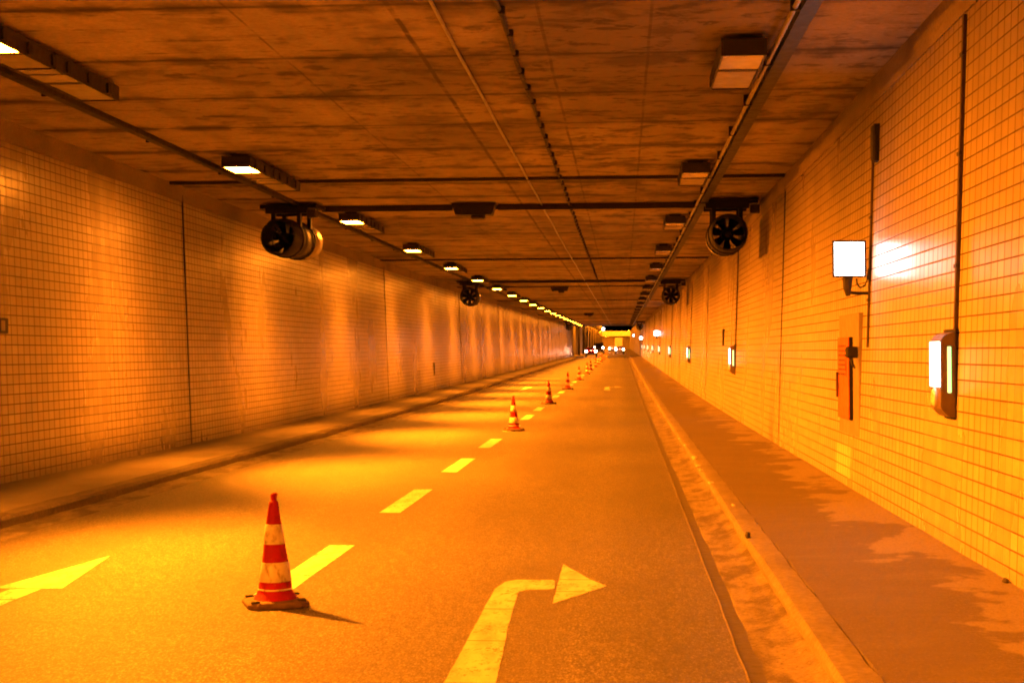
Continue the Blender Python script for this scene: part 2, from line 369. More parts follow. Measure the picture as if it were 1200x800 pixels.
# left side, the same build mirrored
o = obj('gutter.001', loft([(EL-.02, -.02), (EL-.05, -.004), (KL-.02, .012)], YS_FINE, lambda i, y: (.012*w3(y*2) if i == 1 else 0, .004*w1(y*3))), MT['gutter']); tag(o, kind='structure')
kw = kerb_wob(31)
o = obj('kerb.001', loft([(KL, -.02), (KL-.004, .085), (KL-.03, .122), (KL-.10, .130), (KL-.198, .128), (KL-.198, .05)], YS_FINE, lambda i, y: (-kw(i, y)[0], kw(i, y)[1])), MT['kerb']); tag(o, kind='structure')
def m_walk_left():
    q = N('dusty_left_pavement'); fine = q.noise(30, detail=5); big = q.noise(1.2, q.map((1, .6, 1)), 5)
    x = q.n('SeparateXYZ'); q.t.links.new(q.tc.outputs['Object'], x.inputs[0])
    c = q.mix(q.ramp(fine, .3, .7), (.24, .215, .17), (.34, .305, .25)); c = q.mix(q.ramp(big, .4, .65, 0, .5), c, (.11, .095, .08))
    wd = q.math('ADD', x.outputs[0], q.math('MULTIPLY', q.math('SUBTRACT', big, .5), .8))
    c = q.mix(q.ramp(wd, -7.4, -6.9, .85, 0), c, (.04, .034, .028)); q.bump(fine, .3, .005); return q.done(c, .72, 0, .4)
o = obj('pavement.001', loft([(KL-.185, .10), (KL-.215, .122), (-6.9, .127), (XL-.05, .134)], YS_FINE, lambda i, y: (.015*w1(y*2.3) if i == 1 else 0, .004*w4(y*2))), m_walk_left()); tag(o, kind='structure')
# continuation of the ground outside the far end
o = obj('verge', loft([(ER+.001, .0), (KR, .01), (KR+.01, .12), (XR+.2, .13)], YS_OUT), MT['gutter']); tag(o, kind='structure')
o = obj('verge.001', loft([(EL-.001, .0), (KL, .01), (KL-.01, .12), (XL-.2, .13)], YS_OUT), MT['gutter']); tag(o, kind='structure')

# painted markings: parts of the road
def sheet(poly, lift=.004):
    bm = bmesh.new(); vs = [bm.verts.new((x, y, R(y)+rz_road(x)+lift)) for x, y in poly]; f = bm.faces.new(vs)
    bmesh.ops.triangulate(bm, faces=[f]); return bm
def ragged(P, step=.10, amp=.003):
    rr = random.Random(int(abs(P[0][1])*97+abs(P[0][0])*31)); out = []
    for (x0, y0), (x1, y1) in zip(P, P[1:]+P[:1]):
        n = max(1, int(math.hypot(x1-x0, y1-y0)/step))
        for k in range(n):
            t = k/n; j = 0 if k == 0 else amp
            out.append((x0+(x1-x0)*t+rr.uniform(-j, j), y0+(y1-y0)*t+rr.uniform(-j, j)*2))
    return out
def marking(name, polys, mat='paint'):
    bm = bmesh.new()
    for P in polys:
        if P[0][1] < 60: P = ragged(P)
        vs = [bm.verts.new((x, y, R(y)+rz_road(x)+.004)) for x, y in P]; f = bm.faces.new(vs)
        bmesh.ops.triangulate(bm, faces=[f])
    return obj(name, bm, MT[mat], road)
k = -3
while True:
    y = 11.55+6.05*k; k += 1
    if y > 300: break
    j = rnd1(int(y)); r = .006
    marking('lane_dash', [[(-2.60, y), (-2.372, y+.02*j(1)), (-2.372+r*j(2), y+1.5), (-2.372, y+(3.05 if y > 6 else 2.8)), (-2.60, y+(3.05 if y > 6 else 2.8)+.02*j(3)), (-2.60+r*j(4), y+1.6)]])
def turn_arrow(x, y, only_far=False):
    # strips of pre-formed tape: dark seams between the pieces
    P = [[(-.925, -5.2), (-.66, -5.2), (-.66, -3.9), (-.925, -3.9)], [(-.926, -3.88), (-.66, -3.88), (-.699, -2.63), (-.926, -2.63)],
         [(-.927, -2.61), (-.70, -2.61), (-.722, -2.0), (-.733, -1.41), (-.927, -1.41)],
         [(-.928, -1.385), (-.735, -1.385), (-.745, -.62), (-.70, -.50), (-.542, -.46), (-.50, -.40), (-.512, -.02), (-.535, .05), (-.80, .04), (-.88, -.08), (-.926, -.45)],
         [(-.484, -1.14), (-.25, -.57), (-.484, -.57)], [(-.484, -.545), (-.24, -.545), (-.127, -.25), (-.24, .06), (-.486, .06)], [(-.486, .085), (-.25, .085), (-.487, .98)]]
    marking('turn_arrow', [[(x+a, y+b) for a, b in q] for q in P], 'arrow')
turn_arrow(0, 12.4); turn_arrow(.12, 75.6)
def straight_arrow(x, y):
    P = [[(-.115, -5), (.115, -5), (.115, -.62), (-.115, -.62)], [(-.115, -.59), (.115, -.59), (.115, -.08), (-.115, -.08)], [(-.26, -.05), (.26, -.05), (.0, 1.92)]]
    marking('straight_arrow', [[(x+a, y+b) for a, b in q] for q in P])
straight_arrow(-4.335, 11.92); straight_arrow(-4.30, 74.8)
o = None

# ------------------------------------------------------------------ walls and ceiling
def wall(side):
    s = 1 if side == 'r' else -1
    x0 = XR if s > 0 else XL; x1 = x0+s*.166                 # leans back a little towards the top
    zt = 4.42; k = (zt-.10)/(ZC-.10); xm = x0+(x1-x0)*k
    bm = loft([(x0, .10), (xm, zt), (xm+s*.3, zt), (x0+s*.3, .10)], frange(-40, 130, 3)+frange(135, 255, 8), closed=True)
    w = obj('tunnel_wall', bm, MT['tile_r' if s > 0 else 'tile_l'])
    tag(w, ('right' if s > 0 else 'left')+' tunnel wall of pale glazed tiles '+('carrying the white floodlight and green guide lights' if s > 0 else 'with bright vertical lamp streaks, behind the closed lane'), 'wall')
    # untiled concrete head, with a shallow shadow gap and little notches
    hb = loft([(xm-s*.012, zt+.003), (x1-s*.03, ZC+.03), (x1+s*.25, ZC+.03), (xm+s*.25, zt+.003)], frange(-40, 130, 3)+frange(135, 255, 8), closed=True)
    obj('wall_head', hb, MT['coping'], w)
    def xw(z): return x0+(x1-x0)*(z-.10)/(ZC-.10)
    for i in range(-1, 9):                                  # rubber expansion joints
        y = 28.6+25*i+(.5 if s < 0 else -.2)
        b = bmesh.new(); p = .006
        vs = [b.verts.new((xw(z)-s*q, yy, z+R(yy))) for yy in (y-.022, y+.022) for z, q in ((.12, p), (4.66, p+.014), (4.66, -.02), (.12, -.02))]
        for q in ((0, 1, 2, 3), (7, 6, 5, 4), (0, 4, 5, 1), (3, 2, 6, 7), (1, 5, 6, 2), (0, 3, 7, 4)): b.faces.new([vs[i] for i in q])
        obj('expansion_joint', b, MT['rubber'], w)
    return w, xw
wr, XWR = wall('r'); wl, XWL = wall('l')
ceil = obj('tunnel_ceiling', loft([(-8.1, ZC), (-5, ZC), (0, ZC), (3.1, ZC), (3.1, ZC+.5), (-8.1, ZC+.5)], frange(-40, 130, 3)+frange(135, 255, 8), closed=True), MT['ceil'])
tag(ceil, 'sooty concrete tunnel ceiling with dark cross joints and grime streaks', 'ceiling')
for i in range(-1, 9):
    y = 28.3+25*i
    obj('expansion_joint', bx(-7.78, 2.74, y-.08, y+.08, ZC-.05+R(y), ZC+.01+R(y)), MT['rubber'], ceil)

# ------------------------------------------------------------------ ordinals for labels
ORD = 'first second third fourth fifth sixth seventh eighth ninth tenth eleventh twelfth thirteenth fourteenth fifteenth sixteenth seventeenth eighteenth nineteenth twentieth'.split()
TENS = {2: 'twenty', 3: 'thirty', 4: 'forty'}
def ordinal(n):               # n from 1
    if n <= 20: return ORD[n-1]
    return {30: 'thirtieth', 40: 'fortieth'}.get(n) or TENS[n//10]+'-'+ORD[n % 10-1]

# ------------------------------------------------------------------ ceiling lamps
ZL = 4.485
def make_lamp(lit):
    t = thing('ceiling_lamp', (0, 0, 0), 'lamp', 'ceiling lamp')
    w = .215; L = 2.05
    b = bmesh.new()           # open-bottomed steel tray: top, four sides, divider
    z1 = .16
    box(b, -w, w, 0, L, z1-.02, z1)
    box(b, -w, -w+.02, 0, L, 0, z1-.021); box(b, w-.02, w, 0, L, 0, z1-.021)
    box(b, -w+.021, w-.021, 0, .03, 0, z1-.021); box(b, -w+.021, w-.021, L-.03, L, 0, z1-.021)
    box(b, -w+.021, w-.021, .82, .92, .0, .06)
    obj('housing', b, MT['lampcase'], t)
    if lit:
        b = bmesh.new(); b.faces.new([b.verts.new(p) for p in ((-w+.024, .034, .006), (-w+.024, .816, .006), (w-.024, .816, .006), (w-.024, .034, .006))]); obj('lens', b, MT['lens_on'], t)
    else: obj('lens', bx(-w+.024, w-.024, .034, .816, .006, .03), MT['lens_off'], t)
    obj('gear_cover', bx(-w+.024, w-.024, .924, L-.034, .012, .035), MT['gear'], t)
    if lit:                   # the lamp's own light: its reflector throws the beam across the road
        for watt, tilt, cone, flat in ((LAMP_W, LAMP_TILT, 104, 1.35), (WALL_W, 0, 126, .85)):
            ld = bpy.data.lights.new('lamp_light', 'SPOT'); ld.spot_size = math.radians(cone); ld.spot_blend = .95; ld.shadow_soft_size = .08
            ld.energy = watt; ld.color = SODIUM
            lo = link(bpy.data.objects.new('lamp_light', ld), t); lo.location = (.02, .42, -.02); lo.rotation_euler = (0, -math.radians(tilt), 0); lo.scale = (1, flat, 1)
    for y in (.3, 1.7): obj('mounting_foot', bx(-.12, .12, y-.05, y+.05, z1+.001, .214), MT['black'], t)
    for y in (.35, 1.0, 1.65): obj('clip', bx(w+.001, w+.022, y-.05, y+.05, .02, .13, bev=.006), MT['black'], t)
    return t
STEP = 10.2
lit0 = make_lamp(True); off0 = make_lamp(False); first_lit = True; first_off = True
nl = 0
ys_lit = [24.3+STEP*i for i in range(-6, 21)]
def put(src, first, loc, label, group):
    o = src if first else copy_tree(src)
    o.location = loc; o['label'] = label; o['group'] = group; return o
vis = 0
for i, y in enumerate(ys_lit):
    if y > 13: vis += 1; lab = f'burning sodium ceiling lamp, {ordinal(vis)} from the front of the lit left row'
    else: lab = 'burning sodium ceiling lamp above and behind the viewer'
    put(lit0, i == 0, (-5.70, y, ZL+R(y)), lab, 'lit sodium lamps along the left ceiling')
vis = 0; c = 0
for i in range(-1, 22):
    y = 26.15+STEP*i; vis += 1
    put(off0, c == 0, (-5.69, y-.15, ZL+R(y)), f'unlit ceiling lamp just beyond the {ordinal(vis)} burning lamp of the left row', 'unlit lamps of the left row'); c += 1
for i in range(-1, 22):
    y = 25.9+STEP*i
    put(off0, False, (1.155, y, ZL+R(y)), f'unlit ceiling lamp beside the cable tray, {ordinal(i+2)} from the front of the right row', 'unlit lamps along the right cable tray')

# ------------------------------------------------------------------ cable trays, pipes and cables on the ceiling
YL = frange(-30, 130, 3)+frange(135, 253, 6)
def tray(x, w, d, label):
    t = thing('cable_tray', (0, 0, 0), label, 'cable tray')
    obj('channel', loft([(x-w, ZC-.004), (x-w, ZC-.10-d), (x+w, ZC-.10-d), (x+w, ZC-.004)], YL, closed=True), MT['tray'], t)
    return t
t = tray(1.60, .07, .0, 'dark steel cable tray with a pale pipe running along the right ceiling')
b = bmesh.new(); tube(b, [(1.465, y, ZC-.10+R(y)) for y in YL], .024, 8); obj('pipe', b, MT['pipe'], t, True)
for k in range(60):
    y = 6+2.7*k; obj('bracket', bx(1.425, 1.514, y-.02, y+.02, ZC-.13+R(y), ZC-.005+R(y)), MT['black'], t)
t = tray(-6.40, .055, -.03, 'dark steel cable tray running beside the lit lamps')
for k in range(40):
    y = 6+4.1*k; obj('bracket', bx(-6.50, -6.456, y-.02, y+.02, ZC-.08+R(y), ZC-.005+R(y)), MT['black'], t)
b = bmesh.new(); tube(b, [(-1.60+.012*w1(y*.6), y, ZC-.03+R(y)) for y in frange(-30, 130, 1.5)+frange(135, 253, 6)], .017, 8)
tag(obj('ceiling_pipe', b, MT['pipe'], None, True), 'thin pale pipe along the ceiling, left of the clipped cable', 'pipe')
t = thing('ceiling_cable', (0, 0, 0), 'dark cable held by black clips along the middle of the ceiling', 'cable')
b = bmesh.new(); tube(b, [(-1.05+.012*w2(y*.8), y, ZC-.035+R(y)) for y in frange(-30, 130, 1.2)+frange(135, 253, 6)], .022, 8); obj('cable', b, MT['black'], t, True)
for k in range(60):
    y = 8+1.05*k; obj('clip', bx(-1.05+.012*w2(y*.8)-.012, -1.05+.012*w2(y*.8)+.05, y-.03, y+.03, ZC-.07+R(y), ZC-.003+R(y), bev=.008), MT['black'], t)

# ------------------------------------------------------------------ jet fans with cross conduits and ceiling boxes
def make_fan():
    t = thing('jet_fan', (0, 0, 0), 'fan', 'fan')
    r = .36
    b = bmesh.new(); lathe(b, [(r*.90, 0), (r, .03), (r, .55), (r*1.0, .56)], 36, 'y'); lathe(b, [(r*.90, 0), (r*.86, .10), (r*.86, .55)], 36, 'y')
    obj('inlet_silencer', b, MT['black'], t, True)
    b = bmesh.new(); lathe(b, [(r*.86, .57), (r*.97, .57), (r*.97, 1.25), (r*.86, 1.25)], 36, 'y'); obj('casing', b, MT['dark'], t, True)
    b = bmesh.new(); lathe(b, [(r*.875, 1.31), (r, 1.31), (r, 1.85), (r*.9, 1.88), (r*.875, 1.86)], 36, 'y'); obj('outlet_silencer', b, MT['gear'], t, True)
    b = bmesh.new(); lathe(b, [(r*.85, .66), (r*.85, 1.84)], 36, 'y'); obj('inner_liner', b, MT['black'], t, True)
    b = bmesh.new(); lathe(b, [(r*1.0, .50), (r*1.07, .50), (r*1.07, .565), (r*1.0, .565)], 36, 'y'); obj('flange', b, MT['black'], t, True); b = bmesh.new(); lathe(b, [(r, 1.235), (r*1.07, 1.235), (r*1.07, 1.30), (r, 1.30)], 36, 'y'); obj('flange', b, MT['black'], t, True)
    b = bmesh.new(); lathe(b, [(.0, .30), (.07, .31), (.115, .38), (.12, .9), (.0, .9)], 20, 'y'); hub = obj('hub', b, MT['black'], t, True)
    b = bmesh.new()
    for k in range(7):
        a = 2*PI*k/7+.2; c, s = math.cos(a), math.sin(a)
        P = []
        for rr, hw, tw in ((.11, .05, .06), (.20, .07, .05), (.305, .085, .03)):
            for sg in (-1, 1):
                tx, ty = -s*hw*sg, c*hw*sg
                P.append((c*rr+tx, .62+tw*sg, s*rr+ty))
        front = [b.verts.new(p) for p in P]; back = [b.verts.new((p[0], p[1]+.012, p[2])) for p in P]
        for V in (front, back):
            b.faces.new((V[0], V[1], V[3], V[2])); b.faces.new((V[2], V[3], V[5], V[4]))
        for i, j in ((0, 1), (1, 3), (3, 5), (5, 4), (4, 2), (2, 0)): b.faces.new((front[i], front[j], back[j], back[i]))
    obj('rotor', b, MT['black'], t)
    for k in range(4):
        a = PI/4+k*PI/2; obj('guard_spoke', tube(bmesh.new(), [(math.cos(a)*.11, .48, math.sin(a)*.11), (math.cos(a)*.32, .48, math.sin(a)*.32)], .014, 6), MT['black'], t)
    b = bmesh.new()
    box(b, -.42, .42, .50, .62, .50, .60); box(b, -.42, .42, 1.20, 1.32, .50, .60)
    for x in (-.26, .26):
        for y in (.56, 1.26): box(b, x-.04, x+.04, y-.05, y+.05, .22, .499)
    box(b, -.55, .60, .55, 1.25, .601, .68)
    obj('hanger', b, MT['black'], t)
    b = bmesh.new(); box(b, .44, .62, .45, .62, .40, .56, bev=.01); obj('terminal_box', b, MT['dark'], t)
    return t
fan0 = make_fan(); c = 0
for y, wd in ((31.9, 'nearest'), (69.6, 'second'), (199, 'farthest')):
    for x, sd in ((-6.66 if y < 40 else -6.45, 'left'), (2.04, 'right')):
        o = fan0 if c == 0 else copy_tree(fan0); c += 1
        o.location = (x, y, 3.985+R(y))
        o.rotation_euler = (0, 0, math.radians(-6) if sd == 'left' and y < 40 else 0)
        o['label'] = {'left': f'{wd} round jet fan under the ceiling beside the left wall', 'right': f'{wd} round jet fan under the ceiling beside the right wall'}[sd]; o['group'] = 'jet fans under the ceiling'
def ceiling_box(x, y, label):
    t = thing('ceiling_box', (x, y, ZC+R(y)), label, 'ceiling box', 'dark boxes along the middle of the ceiling')
    b = bmesh.new(); P = [(-.44, -.02), (-.36, -.25), (.36, -.25), (.44, -.02)]
    A = [b.verts.new((px, -.22, pz)) for px, pz in P]; B = [b.verts.new((px, .22, pz)) for px, pz in P]
    b.faces.new(A); b.faces.new(B)
    for i in range(4): b.faces.new((A[i], A[(i+1) % 4], B[(i+1) % 4], B[i]))
    obj('case', b, MT['black'], t); obj('sensor', bx(-.06, .22, -.12, .12, -.33, -.252, bev=.02), MT['dark'], t)
    for s_ in (-.3, .3): obj('bracket', bx(s_-.04, s_+.04, -.05, .05, -.019, -.003), MT['dark'], t)
ceiling_box(-2.93, 33.0, 'nearest dark box under the ceiling, between the first two jet fans')
ceiling_box(-2.93, 78, 'second dark box under the ceiling, farther along the tunnel')
ceiling_box(-2.93, 146, 'third tiny dark box under the ceiling, far along the tunnel')
for n_, (y, wd) in enumerate(((33.35, 'nearest'), (70.9, 'second'))):
    b = bmesh.new(); box(b, -6.05, -3.40 if n_ == 0 else 1.5, y-.05, y+.05, ZC-.12+R(y), ZC-.004+R(y))
    if n_ == 0: box(b, -2.48, 1.50, y-.05, y+.05, ZC-.12+R(y), ZC-.004+R(y)); box(b, -3.399, -2.481, y+.23, y+.30, ZC-.08+R(y), ZC-.004+R(y))
    tag(obj('cross_conduit', b, MT['rubber']), f'{wd} dark conduit crossing the ceiling between a pair of jet fans', 'conduit', 'conduits crossing the ceiling')

# ------------------------------------------------------------------ right wall: guide lights with conduits, floodlights, notice cabinet
def make_guide():
    t = thing('guide_light', (0, 0, 0), 'g', 'guide light')
    # local: x = -depth out of the wall (wall at x = 0), y along the road, z up
    b = bmesh.new(); D = .125; y0, y1 = 0, .46
    P = [(0, 0), (-.06, .005), (-D, .075), (-D, .62), (-.09, .665), (0, .69)]
    A = [b.verts.new((px, y0, pz)) for px, pz in P]; B = [b.verts.new((px, y1, pz)) for px, pz in P]
    b.faces.new(A); b.faces.new(B)
    for i in range(len(P)): b.faces.new((A[i], A[(i+1) % 6], B[(i+1) % 6], B[i]))
    bmesh.ops.bevel(b, geom=list(b.edges), offset=.008, segments=2, affect='EDGES')
    h = obj('case', b, MT['box_brown'], t)
    obj('white_panel', bx(-D-.012, -D-.001, .03, .43, .245, .61, bev=.004), MT['white_panel'], t)
    obj('green_strip', bx(-.075, -.045, -.010, -.001, .20, .57, bev=.004), MT['green_strip'], t)
    b = bmesh.new(); lathe(b, [(0, -D-.03), (.06, -D-.029), (.076, -D-.018), (.076, -D-.001)], 20, 'x', (0, .24, .16)); obj('call_button', b, MT['reflector'], t)
    obj('mounting_frame', bx(-.012, -.001, -.02, .48, -.02, .71), MT['black'], t)
    return t
def make_conduit(z0, z1, w=.028):
    t = thing('wall_conduit', (0, 0, 0), 'c', 'conduit')
    dx = (z1-z0)*.036
    b = bmesh.new(); vs = []
    for z, o_ in ((0, 0), (z1-z0, dx)):
        for x, y in ((.02, -.032), (-w, -.032), (-w, .032), (.02, .032)): vs.append(b.verts.new((x+o_, y, z)))
    for q in ((3, 2, 1, 0), (4, 5, 6, 7), (0, 1, 5, 4), (1, 2, 6, 5), (2, 3, 7, 6), (3, 0, 4, 7)): b.faces.new([vs[i] for i in q])
    obj('duct', b, MT['duct'], t)
    for z in (.5, 1.4, 2.2): obj('saddle', bx(z*.036-w-.008, z*.036-w+.012, -.055, .055, z, z+.03), MT['dark'], t)
    return t
g0 = make_guide(); c0 = make_conduit(1.87, 4.40)
for i in range(9):
    y = 13.5+26.05*i
    o = g0 if i == 0 else copy_tree(g0); o.location = (XWR(1.5)-.004, y, 1.17+R(y)); o['label'] = f'{ordinal(i+1)} green and white guide light from the front on the right wall'; o['group'] = 'guide lights on the right wall'
    o = c0 if i == 0 else copy_tree(c0); o.location = (XWR(1.87)-.002, y+.05, 1.87+R(y)); o['label'] = f'dark conduit rising above the {ordinal(i+1)} guide light on the right wall'; o['group'] = 'conduits above the guide lights'
def make_flood():
    t = thing('floodlight', (0, 0, 0), 'f', 'floodlight')
    b = bmesh.new(); w, h = .185, .20
    A = [b.verts.new(p) for p in ((-w, 0, -h), (w, 0, -h), (w, 0, h), (-w, 0, h))]; B = [b.verts.new(p) for p in ((-w*.6, .16, -h*.6), (w*.6, .16, -h*.6), (w*.6, .16, h*.6), (-w*.6, .16, h*.6))]
    b.faces.new(B)
    for i in range(4): b.faces.new((A[i], A[(i+1) % 4], B[(i+1) % 4], B[i]))
    w2_, h2 = w-.022, h-.022
    I = [b.verts.new(p) for p in ((-w2_, 0, -h2), (w2_, 0, -h2), (w2_, 0, h2), (-w2_, 0, h2))]; I2 = [b.verts.new((v.co.x, .02, v.co.z)) for v in I]
    for i in range(4): b.faces.new((A[i], I[i], I[(i+1) % 4], A[(i+1) % 4])); b.faces.new((I[i], I2[i], I2[(i+1) % 4], I[(i+1) % 4]))
    obj('housing', b, MT['dark'], t)
    obj('lamp_glass', bx(-w2_+.001, w2_-.001, .004, .016, -h2+.001, h2-.001), MT['flood_face'], t)
    b = bmesh.new(); tube(b, [(0, .08, -h*.75), (-.005, .08, -.30), (0, .08, -.40)], [.06, .05, .025], 8); obj('swivel', b, MT['dark'], t)
    b = bmesh.new(); tube(b, [(0, .08, -.36), (.12, .10, -.37), (.24, .10, -.37)], .018, 8); obj('wall_arm', b, MT['black'], t)
    b = bmesh.new(); tube(b, [(.10, .09, -h-.01), (.105, .09, -.27), (.14, .09, -.31), (.19, .09, -.29), (.22, .10, -.22), (.235, .11, -.1)], .009, 6); obj('lamp_cable', b, MT['black'], t, True)
    return t
f0 = make_flood(); c1 = make_conduit(1.75, 4.1, .02)
for i, wd in enumerate(('nearest blazing white floodlight on the right wall beside the conduit', 'second blazing white floodlight, small along the right wall', 'third blazing white floodlight, tiny on the right wall far ahead', 'farthest white floodlight, on the right wall of the cutting beyond the tunnel mouth')):
    y = 18.25+103*i+(46 if i == 3 else 0)
    o = f0 if i == 0 else copy_tree(f0); o.location = (XWR(2.7)-.25, y, (2.71 if i < 3 else 3.8)+R(y)); o.rotation_euler = (0, 0, math.radians(6)); o['label'] = wd; o['group'] = 'white floodlights'
    o = c1 if i == 0 else copy_tree(c1); o.location = (XWR(1.75)-.002, y+.12, 1.75+R(y)); o['label'] = 'dark conduit behind the '+('nearest', 'second', 'third', 'farthest')[i]+' white floodlight, down the right wall'; o['group'] = 'conduits behind the floodlights'
o = copy_tree(f0); o.location = (-2.9, 253, 4.22+R(253)); o['label'] = 'white floodlight hanging under the ceiling at the far tunnel mouth'; o['group'] = 'white floodlights'
t = thing('junction_box', (XWR(3.95)-.003, 18.1, 3.75), 'small dark junction box high on the right wall above the floodlight', 'junction box')
obj('case', bx(-.055, .015, -.10, .10, 0, .40, bev=.008), MT['black'], t); obj('lid', bx(-.068, -.056, -.085, .085, .02, .38, bev=.004), MT['dark'], t)

t = thing('notice_cabinet', (XWR(1.4)-.002, 18.85, .75), 'orange notice cabinet on a grey plate below the nearest floodlight', 'cabinet')
obj('back_plate', bx(-.022, .04, 0, 1.70, 0, 1.40), MT['grey_plate'], t)
obj('case', bx(-.060, -.023, .50, 1.46, .18, 1.13), MT['black'], t)  # black stands in for the shade on the cabinet's side
door = obj('door', bx(-.072, -.0605, .51, 1.46, .18, 1.13, bev=.003), MT['orange'], t)
b = bmesh.new(); rr = random.Random(4)
for i in range(7):                                   # a few lines of small unreadable print, then a short stack of bars
    y = 1.36
    z = 1.04-.055*i
    while y > .80:
        l = rr.uniform(.04, .13); box(b, -.0755, -.0732, y-l, y, z-.022, z); y -= l+.03
for i, (z0, z1) in enumerate(((.62, .98), (.70, .95))): box(b, -.0755, -.0732, .66+.07*i, .672+.07*i, z0+.05, z1)
obj('lettering', b, MT['ink'], door)
obj('handle', bx(-.10, -.0735, 1.38, 1.43, .42, .72, bev=.006), MT['ink'], door)
t = thing('wall_bracket', (XWR(1.66)-.026, 18.97, 1.60), 'small dark bracket on the plate edge, right of the orange cabinet', 'bracket')
obj('block', bx(-.14, 0, -.06, .06, .04, .17, bev=.02), MT['black'], t)
b = bmesh.new(); tube(b, [(-.08, -.02, .04), (-.07, -.05, -.03), (-.05, -.09, -.07)], [.022, .018, .010], 8); obj('hook', b, MT['black'], t, True)
# left wall
t = thing('number_plate_panel', (XWL(2.1)+.002, 20.15, 2.0), 'small dark marker plate on the left tiled wall at the picture edge', 'wall plate')
t.name = 'marker_plate'
obj('plate', bx(0, .02, 0, .28, 0, .19, bev=.004), MT['dark'], t); obj('frame', bx(.0205, .026, .03, .16, .03, .16), MT['grey_plate'], t)
tag(obj('wall_slot', bx(XWL(1.0)-.02, XWL(1.0)+.03, 67.3, 67.55, .72+R(67), 1.25+R(67), bev=.01), MT['black']), 'narrow dark socket box low on the left wall', 'socket')
tag(obj('wall_slot', bx(XWR(1.8)-.03, XWR(1.8)+.02, 44.3, 44.6, 1.9, 2.35, bev=.01), MT['black']), 'narrow dark socket box on the right wall past the second guide light', 'socket')

# ------------------------------------------------------------------ traffic cones
def make_cone():
    t = thing('traffic_cone', (0, 0, 0), 'cone', 'traffic cone')
    b = bmesh.new()          # square rubber foot with cut corners and four lugs
    q, k = .205, .06
    P = [(-q+k, -q), (q-k, -q), (q, -q+k), (q, q-k), (q-k, q), (-q+k, q), (-q, q-k), (-q, -q+k)]
    rings = [[b.verts.new((x*s_, y*s_, z)) for x, y in P] for s_, z in ((.97, 0), (1.0, .010), (1.0, .030), (.95, .042), (.66, .048))]
    for A, B in zip(rings, rings[1:]):
        for i in range(8): b.faces.new((A[i], A[(i+1) % 8], B[(i+1) % 8], B[i]))
    b.faces.new(rings[0]); b.faces.new(rings[-1])
    obj('foot', b, MT['cone_base'], t)
    for sx, sy in ((-1, -1), (1, -1), (1, 1), (-1, 1)): obj('lug', bx(sx*.155-.03, sx*.155+.03, sy*.155-.022, sy*.155+.022, .0425, .058, bev=.006), MT['stone'], t)
    def r(z): return .030+(.70-z)/(.70-.05)*(.122-.030)
    b = bmesh.new(); wob = lambda th, h: .0025*math.sin(3*th+h*9)+.0015*math.sin(5*th-h*14)
    lathe(b, [(.150, .046), (.140, .060), (.126, .080)]+[(r(z), z) for z in (.10, .16, .24, .3, .4, .5, .55, .62, .68, .695)]+[(.026, .700), (.018, .706), (.021, .73), (.019, .744), (.008, .748)], 32, wob=wob, cap1=True)
    body = obj('body', b, MT['cone_red'], t, True)
    for z0, z1 in ((.415, .548), (.165, .295)):
        b = bmesh.new(); lathe(b, [(r(z0)+.001, z0), (r(z0)+.0035, z0+.002), (r((z0+z1)/2)+.0035, (z0+z1)/2), (r(z1)+.0035, z1-.002), (r(z1)+.001, z1)], 32, wob=wob); obj('white_band', b, MT['cone_white'], body, True)
    b = bmesh.new(); lathe(b, [(r(.108)+.001, .108), (r(.108)+.003, .110), (r(.118)+.003, .117), (r(.119)+.001, .119)], 32, wob=wob); obj('scuff_ring', b, MT['cone_white'], body, True)
    b = bmesh.new(); bmesh.ops.create_icosphere(b, subdivisions=2, radius=.021)
    for v in b.verts: v.co = Vector((v.co.x*1.1+.004, v.co.y, v.co.z*.8+.742)); v.co += Vector((random.uniform(-1, 1), random.uniform(-1, 1), random.uniform(-1, 1)))*.005
    obj('torn_tip', b, MT['cone_red'], body, True)
    return t
cone0 = make_cone()
CY = [11.1, 36.1, 53.7, 72, 90.5, 108, 124, 142, 160, 178, 196, 214, 232]
for i, y in enumerate(CY):
    o = cone0 if i == 0 else copy_tree(cone0)
    x = -2.345+(0 if i == 0 else random.uniform(-.04, .04))
    o.location = (x, y, R(y)+rz_road(x)+.002)
    o.rotation_euler = (math.radians(random.uniform(-1.2, 1.2)) if i else 0, math.radians(random.uniform(-1.5, 1.5)) if i else math.radians(-.8), math.radians(20) if i == 0 else random.uniform(0, 6))
    o['label'] = 'large red and white traffic cone in the foreground, scuffed with a torn tip' if i == 0 else f'red and white traffic cone, {ordinal(i+1)} from the front in the row'
    o['group'] = 'traffic cones along the lane line'

# ------------------------------------------------------------------ litter on the kerb
def rock(name, loc, s, mat, label, cat):
    b = bmesh.new(); bmesh.ops.create_icosphere(b, subdivisions=2, radius=1)
    rr = random.Random(sum(ord(ch) for ch in label))
    for v in b.verts: v.co = Vector((v.co.x*s[0], v.co.y*s[1], v.co.z*s[2]))*rr.uniform(.75, 1.1)
    o = obj(name, b, mat); o.location = loc; tag(o, label, cat); return o
rock('clump_of_dirt', (1.055, 14.3, .15), (.025, .05, .035), MT['stone'], 'small black clump of dirt lying on the right kerb edge', 'dirt')
rock('kerb_rubble', (1.07, 25.2, .13), (.05, .3, .03), MT['stone_pale'], 'pale broken mortar lump on the right kerb, beyond the dark clump', 'rubble')
rock('kerb_rubble', (1.13, 17.3, .135), (.02, .16, .012), MT['stone_pale'], 'thin pale smear of mortar on the right kerb top', 'rubble')
rock('kerb_stone_chip', (2.585, 11.5, .145), (.025, .035, .025), MT['stone'], 'small dark stone at the foot of the right wall', 'stone')
rr_ = random.Random(12)
